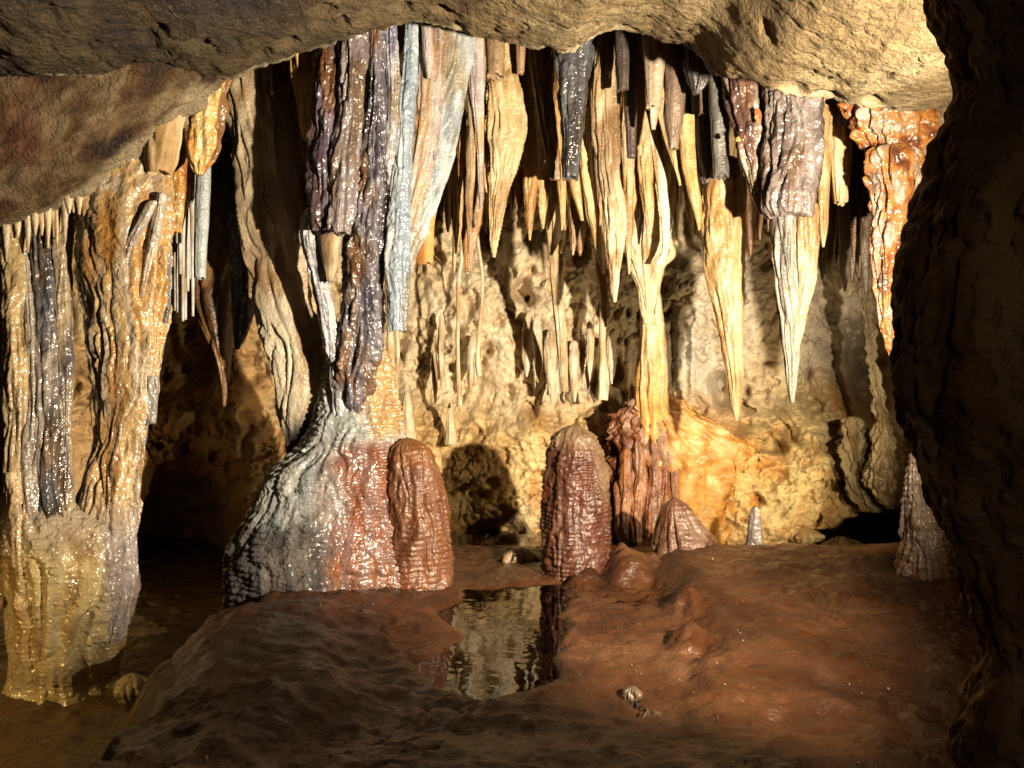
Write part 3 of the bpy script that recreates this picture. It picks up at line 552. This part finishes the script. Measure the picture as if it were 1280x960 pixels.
form('shaft', [(195, 884, 926), (222, 879, 927), (270, 876, 929), (330, 880, 928), (413, 899, 928), (470, 908, 928), (505, 913, 927), (526, 919, 922)], 3.62, [(.40, .27, .12), (.46, .35, .19), (.36, .20, .065)], M_DAMP, tx, rib=(4, .2), lump=(12, .12), n=84, up=0, fine=.12, dens=1.7)
st([(190, 926, 936), (250, 926, 933), (310, 927, 931)], 3.75, [CREAM, OCHRE], 'thin straw hugging the right side of the bright stalactite', n=20)
ty = thing(S, 'dark rust brown stalactite crusted with orange flakes', 'stalactite', tuple(W(930, 110, 3.4)))
form('shaft', [(85, 902, 945), (120, 910, 950), (170, 917, 955), (210, 927, 960), (235, 934, 962), (268, 950, 962)], 3.3, [(.09, .05, .04), (.16, .09, .07), (.26, .22, .16)], M_WET, ty, rib=(5, .3), lump=(14, .25), n=72, fine=.16)
for a, b, c, d in ((916, 170, 13, 7), (941, 134, 12, 20), (955, 116, 7, 20), (962, 124, 17, 6), (972, 112, 8, 14), (928, 168, 6, 5), (966, 138, 9, 5)):
    form('crust', [(b, a+c*.35, a+c*.7), (b+d*.3, a, a+c*.8), (b+d*.6, a+c*.25, a+c), (b+d, a+c*.5, a+c*.7)], 3.2, [(.20, .06, .02), (.30, .10, .02), (.28, .16, .03)], M_DAMP, ty, flat=.35, lump=(60, .9), n=28, up=0, dens=1.2)
tz = thing(S, 'widest grey purple wet stalactite with a flared rim and paler twin tip', 'stalactite', tuple(W(990, 120, 3.3)))
form('sheath', [(105, 960, 1026), (150, 962, 1024), (200, 958, 1024), (240, 954, 1019), (262, 952, 1018), (272, 960, 1016)], 3.2, [(.10, .075, .07), (.17, .135, .125), (.24, .20, .185)], M_WET, tz, rib=(6, .22), lump=(12, .15), tip='cut', n=110, fine=.16, dens=1.6)
form('grey_tip', [(262, 963, 996), (343, 969, 1000), (380, 973, 1002), (447, 980, 998), (480, 984, 996), (504, 988, 992)], 3.26, [(.22, .195, .15), (.30, .26, .2), (.11, .095, .08)], M_DAMP, tz, rib=(5, .3), lump=(12, .2), n=72, up=5)
form('cream_tip', [(262, 992, 1023), (343, 996, 1021), (380, 994, 1011), (420, 990, 1003), (440, 992, 997)], 3.24, [(.38, .31, .19), (.43, .33, .2)], M_DAMP, tz, rib=(4, .2), lump=(14, .2), n=64, up=5, fine=.14)
st([(150, 1016, 1040), (200, 1020, 1038), (228, 1022, 1036), (280, 1023, 1035), (300, 1026, 1032), (309, 1028, 1030)], 3.35, [(.5, .36, .19), CREAM], 'cream slim stalactite touching the right side of the widest grey one', n=48)
st([(120, 1030, 1066), (160, 1033, 1064), (200, 1037, 1063), (230, 1040, 1061), (254, 1043, 1059)], 3.4, [(.52, .38, .2), (.6, .46, .27), CREAM], 'blunt cream yellow stub with a grey collar', tip='cut', rib=(5, .25), n=56,
   colfn=lambda c, v, PX, PY, x, y, z: mixc(c, (.28, .27, .27), sstep(165, 150, PY)))
brown_pal = [(.09, .06, .04), (.18, .13, .085), (.26, .19, .12)]
bl = ['brown fringe spike nearest the widest grey stalactite', 'second brown fringe spike below the blunt cream stub', 'third brown fringe spike below the blunt cream stub', 'fourth brown fringe spike under the blunt cream stub', 'fifth brown fringe spike right of the blunt cream stub',
      'sixth brown fringe spike left of the orange rust curtain', 'rightmost brown fringe spike against the orange rust curtain']
for i, (x, b, ww) in enumerate(((1028, 350, 11), (1038, 345, 12), (1046, 330, 10), (1056, 365, 12), (1065, 352, 12), (1074, 340, 11), (1082, 365, 12))):
    st([(190, x-ww*.7, x+ww*.7), (b-60, x-ww*.6, x+ww*.6), (b-20, x-ww*.4, x+ww*.4), (b, x-1, x+1)], 3.85+.1*(i % 3), brown_pal, bl[i], group='brown fringe on the right', n=28, rib=(4, .3))
# ---- rust mass on the right
ta = thing('drapery', 'orange and rust red curtain hanging against the dark right rock', 'drapery', tuple(W(1110, 160, 3.2)))
def rustcol(c, v, PX, PY, x, y, z):
    t = .5+.9*fbm(x*16, z*9, y*10, 3)
    return ramp(t, [(.12, .045, .02), (.32, .11, .04), (.48, .21, .045), (.30, .19, .13), (.54, .42, .3)])
form('crust_mass', [(110, 1050, 1190), (150, 1058, 1186), (185, 1080, 1172), (215, 1092, 1160), (250, 1098, 1150), (275, 1104, 1140)], 3.2, [RUST], M_WET, ta, flat=.4, rib=(8, .4), lump=(16, .35), n=130, colfn=rustcol, fine=.25, dens=1.6)
form('curtain', [(180, 1084, 1150), (260, 1092, 1140), (310, 1091, 1130), (357, 1093, 1126), (414, 1101, 1122), (445, 1112, 1117)], 3.15, [ORANGE], M_WET, ta, flat=.5, rib=(6, .4), lump=(12, .35), n=96, fine=.2, up=0,
     colfn=lambda c, v, PX, PY, x, y, z: mixc(rustcol(c, v, PX, PY, x, y, z), (.45, .40, .33), .7*gauss(PX, PY, 1097, 280, 7, 70)))
form('drapery', [(330, 1066, 1096), (366, 1074, 1094), (453, 1082, 1098), (519, 1091, 1113), (560, 1086, 1122), (606, 1078, 1130), (625, 1092, 1126), (636, 1108, 1120)], 4.3, [(.13, .085, .04), (.22, .165, .08), (.28, .215, .11)], M_DAMP, flat=.5, crease=(9, .02), rib=(5, .45), lump=(8, .2), n=90, up=60,
     label='olive brown curtain that fans out above the dark opening', cat='drapery')
form('drapery', [(520, 1046, 1084), (570, 1048, 1094), (610, 1058, 1104), (640, 1074, 1110)], 4.42, [(.18, .13, .06), (.27, .21, .11)], M_WALL, flat=.45, crease=(9, .03), rib=(5, .45), lump=(8, .3), n=80, up=0, label='squat olive flowstone lobe left of the fanning curtain', cat='drapery')
# ---- right column on its mound
form('column', [(552, 1141, 1151), (562, 1139, 1154), (600, 1134, 1162), (640, 1131, 1172), (680, 1130, 1184), (705, 1126, 1196), (740, 1116, 1214)], 3.2, [(.24, .16, .11), (.36, .26, .18), (.30, .23, .22)], M_WET, flat=.8, rib=(6, .25), lump=(10, .2), ripple=(.03, .01), n=96, up=0, fine=.14,
     label='knobbly pinkish brown cone column beside the dark right rock', cat='column')
# ---- brown flowstone hanging over the pool edge, centre right
tb = thing('flowstone', 'glossy red brown flowstone lobe with dripping fingers behind the small cone', 'flowstone', tuple(W(805, 540, 4.05)))
form('lobe', [(490, 800, 842), (512, 784, 860), (530, 770, 890), (548, 764, 922), (566, 763, 942), (590, 763, 950), (620, 763, 948), (650, 768, 935), (680, 776, 905)], 4.50, [(.12, .035, .015), (.20, .08, .03), (.24, .13, .085)], M_RIB, tb, flat=.24, lean=.16, rib=(12, .7), lump=(8, .5), n=150, up=0, fine=.2,
     colfn=lambda c, v, PX, PY, x, y, z: mixc(c, ramp(.5+fbm(x*14, z*5, 3., 3), [(.36, .15, .03), (.50, .25, .06), (.56, .36, .15)]), sstep(822, 852, PX+14*pn(x*12, z*12, 2.))))
for x, a, b, ww in ((781, 560, 688, 8), (790, 585, 700, 6), (799, 548, 694, 8), (810, 592, 672, 6), (819, 566, 692, 7), (832, 580, 655, 6), (845, 572, 636, 5), (772, 600, 660, 4)):
    form('finger', [(a, x-ww*.8, x+ww*.8), (a+22, x-ww*.9, x+ww*.9), (b-45, x-ww*1.25, x+ww*.9), (b-14, x-ww*.8, x+ww*.7), (b, x-ww*.3, x+ww*.3)], 4.50, [(.15, .045, .016), (.26, .105, .035), (.22, .11, .07)], M_RIB, tb, n=40, up=0, rib=(4, .4), lump=(11, .7), lean=-.12, warp=.02, fine=.2)
form(SM, [(621, 838, 849), (626, 832, 856), (640, 826, 866), (660, 821, 880), (682, 816, 902), (705, 812, 922)], 3.7, [(.12, .05, .03), (.17, .088, .055), (.2, .125, .09)], M_RIB, flat=.9, rib=(5, .15), lump=(8, .12), ripple=(.022, .008), n=110, dens=1.4, up=0,
     label='small squat cone stalagmite on the right mud mound', fine=.08)
form(SM, [(632, 940, 948), (650, 936, 951), (672, 935, 953), (696, 930, 957)], 3.9, [(.22, .17, .16), (.32, .27, .26)], M_WET, n=40, up=0, ripple=(.02, .006), label='tiny whitish lilac stalagmite at the foot of the orange wall')
# small stalagmites on the ledge
for (x, a, b, ww), lb in zip(((509, 488, 552, 11), (484, 505, 556, 9), (563, 503, 556, 8), (790, 478, 520, 7)),
                           ('tallest little pale stalagmite on the ledge under the cut tube', 'small pale stalagmite touching the middle column', 'slim pale stalagmite on the ledge behind the shadowed wall', 'little tan stalagmite on the ledge left of the orange column')):
    form(SM, [(a, x-2, x+2), (a+5, x-ww*.4, x+ww*.4), (a+25, x-ww*.7, x+ww*.7), (b, x-ww, x+ww)], 4.75, [(.54, .43, .28), CREAM], M_DAMP, n=36, up=0, label=lb)
for (x, a, b, ww), lb in zip(((494, 408, 496, 2.2), (575, 290, 508, 2.0), (600, 270, 470, 1.8), (486, 330, 508, 4.5), (752, 400, 500, 3.5)),
                           ('thin straw column hanging below the cut blue grey tube', 'long thin straw column running down the wall to the ledge', 'faint thin straw on the wall below the purple curtain', 'slim tan column close behind the middle column', 'thin tan column on the wall below the long tan curtain')):
    form('thin_column', [(a, x-ww*1.3, x+ww*1.3), ((a+b)/2, x-ww, x+ww), (b, x-ww*1.8, x+ww*1.8)], 4.55, [(.54, .43, .28), (.6, .5, .36)], M_DAMP, n=20, up=160, warp=.025, label=lb, cat='thin column')
# upper background drips, dim
for (x, a, b, ww, c), lb in zip(((560, 180, 290, 8, 0), (568, 160, 300, 6, 1), (593, 220, 300, 5, 1), (622, 200, 300, 5, 1), (641, 200, 268, 4, 0), (725, 240, 320, 10, 0), (790, 230, 345, 8, 1), (836, 200, 290, 12, 0), (846, 230, 300, 4, 1), (938, 200, 320, 10, 0), (950, 250, 300, 5, 0)),
        ('dim brown drip deep behind the pale drapery, the left one', 'pale thin drip deep behind the pale drapery, the right one', 'thin pale drip right of the orange brown blade', 'thin pale drip below the cream rippled drapery', 'stubby ochre drip right of the cream rippled drapery', 'dark brown drip behind the two cream drips', 'pale drip between the tan curtain and twisted cream curtain', 'dark grey blade right of the twisted cream curtain', 'white tipped little drip beside the dark grey blade', 'brown blade behind the thin straw on the bright stalactite', 'small brown drip left of the flared rim')):
    st([(a-60, x-ww, x+ww), ((a+b)/2, x-ww*.8, x+ww*.8), (b-10, x-ww*.4, x+ww*.4), (b, x-.8, x+.8)], 4.3, [[BROWN, (.25, .16, .09)], [(.5, .38, .22), CREAM]][c], lb, n=24, rib=(4, .3))
rnd = random.Random(11)
places = [(345, 'the dark leaf shaped drapery'), (445, 'the purple grey stalactite'), (545, 'the pale blue grey drapery'), (630, 'the cream rippled drapery'), (715, 'the gunmetal stalactite'), (765, 'the long tan curtain'), (815, 'the taupe stalactite'), (900, 'the bright cream stalactite'), (990, 'the widest grey purple stalactite'), (1060, 'the blunt cream yellow stub')]
xs = sorted(rnd.choice([rnd.uniform(300, 480), rnd.uniform(550, 800), rnd.uniform(550, 960), rnd.uniform(1000, 1100)]) for i in range(34))
near = [min(places, key=lambda p: abs(p[0]-x))[1] for x in xs]
for i, x in enumerate(xs):
    ww = rnd.uniform(5, 14); b = rnd.uniform(190, 300); k = near[:i].count(near[i])
    rank = ['leftmost', 'second from the left', 'third from the left', 'fourth from the left', 'fifth from the left', 'sixth from the left', 'seventh from the left', 'eighth from the left', 'ninth from the left', 'tenth from the left', 'eleventh from the left', 'twelfth from the left', 'thirteenth from the left'][k]
    st([(60, x-ww, x+ww), (b-50, x-ww*.8, x+ww*.8), (b-15, x-ww*.4, x+ww*.4), (b, x-.8, x+.8)], rnd.uniform(4.0, 4.7), [UMBER, BROWN, (.27, .18, .10)], rank+' dim brown drip behind '+near[i], n=22, rib=(4, .35), dens=3.5, group='dim drips behind the front stalactites')
rnd = random.Random(23)
xs = sorted([rnd.uniform(556, 900) for i in range(36)]+[rnd.uniform(1000, 1085) for i in range(6)]+[rnd.uniform(300, 370) for i in range(3)])
near = [min(places, key=lambda p: abs(p[0]-x))[1] for x in xs]
for i, x in enumerate(xs):
    ww = rnd.uniform(6, 13); b = rnd.uniform(215, 345); k = near[:i].count(near[i]); dx = rnd.uniform(-10, 10)
    rank = ['leftmost', 'second from the left', 'third from the left', 'fourth from the left', 'fifth from the left', 'sixth from the left', 'seventh from the left', 'eighth from the left', 'ninth from the left', 'tenth from the left', 'eleventh from the left', 'twelfth from the left', 'thirteenth from the left'][k]
    st([(60, x-ww, x+ww), (b*.5+30, x-ww*.95+dx*.3, x+ww*.95+dx*.3), (b-60, x-ww*.75+dx*.7, x+ww*.75+dx*.7), (b-22, x-ww*.4+dx*.9, x+ww*.4+dx*.9), (b, x-1+dx, x+1+dx)], rnd.uniform(3.78, 4.15), rnd.choice([[OCHRE, CREAM, TAN], [(.3, .19, .1), TAN, CREAM], [(.42, .22, .07), OCHRE, CREAM]]), rank+' slender ochre drip behind '+near[i], n=36, rib=(5, .4), lump=(12, .2), dens=2.6, flat=.6, warp=.02, group='tan drips of the middle rank')
rnd = random.Random(31)
nth = ['first', 'second', 'third', 'fourth', 'fifth', 'sixth', 'seventh', 'eighth', 'ninth', 'tenth', 'eleventh', 'twelfth', 'thirteenth', 'fourteenth', 'fifteenth', 'sixteenth', 'seventeenth', 'eighteenth']
for i, x in enumerate(sorted([rnd.uniform(672, 792) for k in range(13)]+[rnd.uniform(540, 660) for k in range(5)])):
    b = rnd.uniform(470, 506); a = b-rnd.uniform(45, 95); ww = rnd.uniform(3, 7.5)
    st([(a, x-ww*.5, x+ww*.5), (a+18, x-ww, x+ww), (b-18, x-ww*.75, x+ww*.75), (b-6, x-ww*.35, x+ww*.35), (b, x-.8, x+.8)], (4.93 if x > 660 else 5.0)+.02*rnd.random(), [(.50, .38, .22), (.62, .52, .37), (.66, .58, .45)], nth[i]+' from the left of the tiny pale drips hanging just above the ledge', n=24, up=0, dens=2.4, lean=-.09, rib=(4, .4), lump=(16, .3), warp=.02, group='tiny drips above the ledge')
def back_curtain():
    nx, nv = 620, 110; px = np.linspace(552, 1092, nx)[None]; v = np.linspace(0, 1, nv)[:, None]
    bot = 205+40*pn(px/70, 0*px, 3.)+34*(1-np.minimum(1, 2.2*np.abs(pn(px/16, 0*px, 9.))))+46*(1-np.minimum(1, 3*np.abs(pn(px/30, 0*px, 19.))))
    py = 20+(bot-20)*v; q = px+0*v; qq = q+8*pn(q/40, py/90, 2.)
    fold = .10*np.abs(pn(qq/26, py/420, 5.))+.05*np.abs(pn(qq/11, py/300, 7.))+.02*pn(qq/5, py/60, 8.)
    Yf = 4.42+.22*pn(px/120, 0*px, 1.)-1.3*fold+.10*v**3
    f = W(q+0*py, py, Yf); b = W(q+0*py, py, Yf+.05); co = np.concatenate([f, b[::-1]], 0)
    t = .5+1.1*fbm(f[..., 0]*14, f[..., 2]*1.6, 5., 3); c = ramp(t, [(.13, .075, .035), (.28, .17, .08), (.46, .33, .19), (.52, .41, .25)])
    c = mixc(c, (.44, .21, .06), .8*sstep(.15, .5, pn(f[..., 0]*8, f[..., 2]*1.2, 9.))); c = np.concatenate([c, c[::-1]], 0)
    o = build('drapery', co.reshape(-1, 3), grid_quads(2*nv, nx), [], np.clip(c.reshape(-1, 3), .01, .9), M_DAMP)
    tag(o, 'long pleated brown and tan curtain with a ragged edge behind all the front stalactites', 'drapery')
back_curtain()
# ---- loose stones
def stone(px, py, rx, ry, Y, pal, label, mat=M_DAMP, lump_=.3):
    form('stone', [(py-ry, px-rx*.25, px+rx*.25), (py-ry*.8, px-rx*.65, px+rx*.65), (py-ry*.3, px-rx*.95, px+rx*.95), (py+ry*.3, px-rx, px+rx), (py+ry*.9, px-rx*.8, px+rx*.8), (py+ry*1.2, px-rx*.5, px+rx*.5)], Y, pal, mat, rib=(4, .2), lump=(14, lump_), n=72, up=0, label=label, dens=1.4, crease=(22, rx*.00022), fine=.3)
stone(167, 857, 24, 16, 2.8, [OLIVE, (.40, .34, .2)], 'rounded pale stone on the lower floor right of the left column')
stone(790, 866, 15, 9, 2.2, [(.09, .055, .03), (.15, .10, .055)], 'small tan lump of broken calcite on the mud right of the pool', M_DAMP, .9)
stone(650, 700, 22, 16, 3.85, [(.2, .13, .07), (.34, .25, .15)], 'rough tan stone left of the tall stalagmite base', M_DAMP, .5)
stone(585, 712, 22, 12, 3.9, [(.10, .07, .04), (.2, .13, .08)], 'dark flat stone in the shadow beside the fused stalagmite', M_DAMP, .4)
stone(1052, 690, 34, 20, 4.6, [(.24, .17, .08), (.34, .25, .13)], 'brown boulder inside the dark low opening', M_DRY, .4)
stone(1006, 668, 24, 9, 4.45, [(.34, .25, .12), (.45, .34, .18)], 'flat ochre slab at the left of the low opening', M_DRY, .5)
stone(975, 684, 20, 8, 4.4, [(.34, .25, .12), (.45, .34, .18)], 'smaller ochre slab next to the orange wall foot', M_DRY, .5)

# ---- grit on the mud: one object, nobody could count it
def grit():
    rng = np.random.RandomState(4); n = 700
    X = rng.uniform(-.9, 2.0, n); Y = rng.uniform(1.6, 3.6, n); Z = floor_z(X, Y); keep = Z > .01; X, Y, Z = X[keep], Y[keep], Z[keep]; n = len(X)
    oct_ = np.array([[1, 0, 0], [0, 1, 0], [-1, 0, 0], [0, -1, 0], [0, 0, 1], [0, 0, -1]], float)
    f = np.array([[0, 1, 4], [1, 2, 4], [2, 3, 4], [3, 0, 4], [1, 0, 5], [2, 1, 5], [3, 2, 5], [0, 3, 5]])
    sz = rng.uniform(.001, .0035, n)*np.where(rng.rand(n) < .06, 2.4, 1)
    co = np.stack([X, Y, Z+.006], -1)[:, None, :]+oct_[None]*sz[:, None, None]*rng.uniform(.5, 1.4, (n, 6, 1))
    tri = (f[None]+6*np.arange(n)[:, None, None]).reshape(-1, 3)
    c = ramp(rng.rand(n), [(.05, .022, .01), (.08, .04, .02), (.12, .07, .035), (.3, .24, .16)])[:, None, :]+np.zeros((n, 6, 1))
    o = build('grit', co.reshape(-1, 3), np.zeros((0, 4), int), list(tri), c.reshape(-1, 3), M_DAMP); tag(o, kind='stuff')
grit()
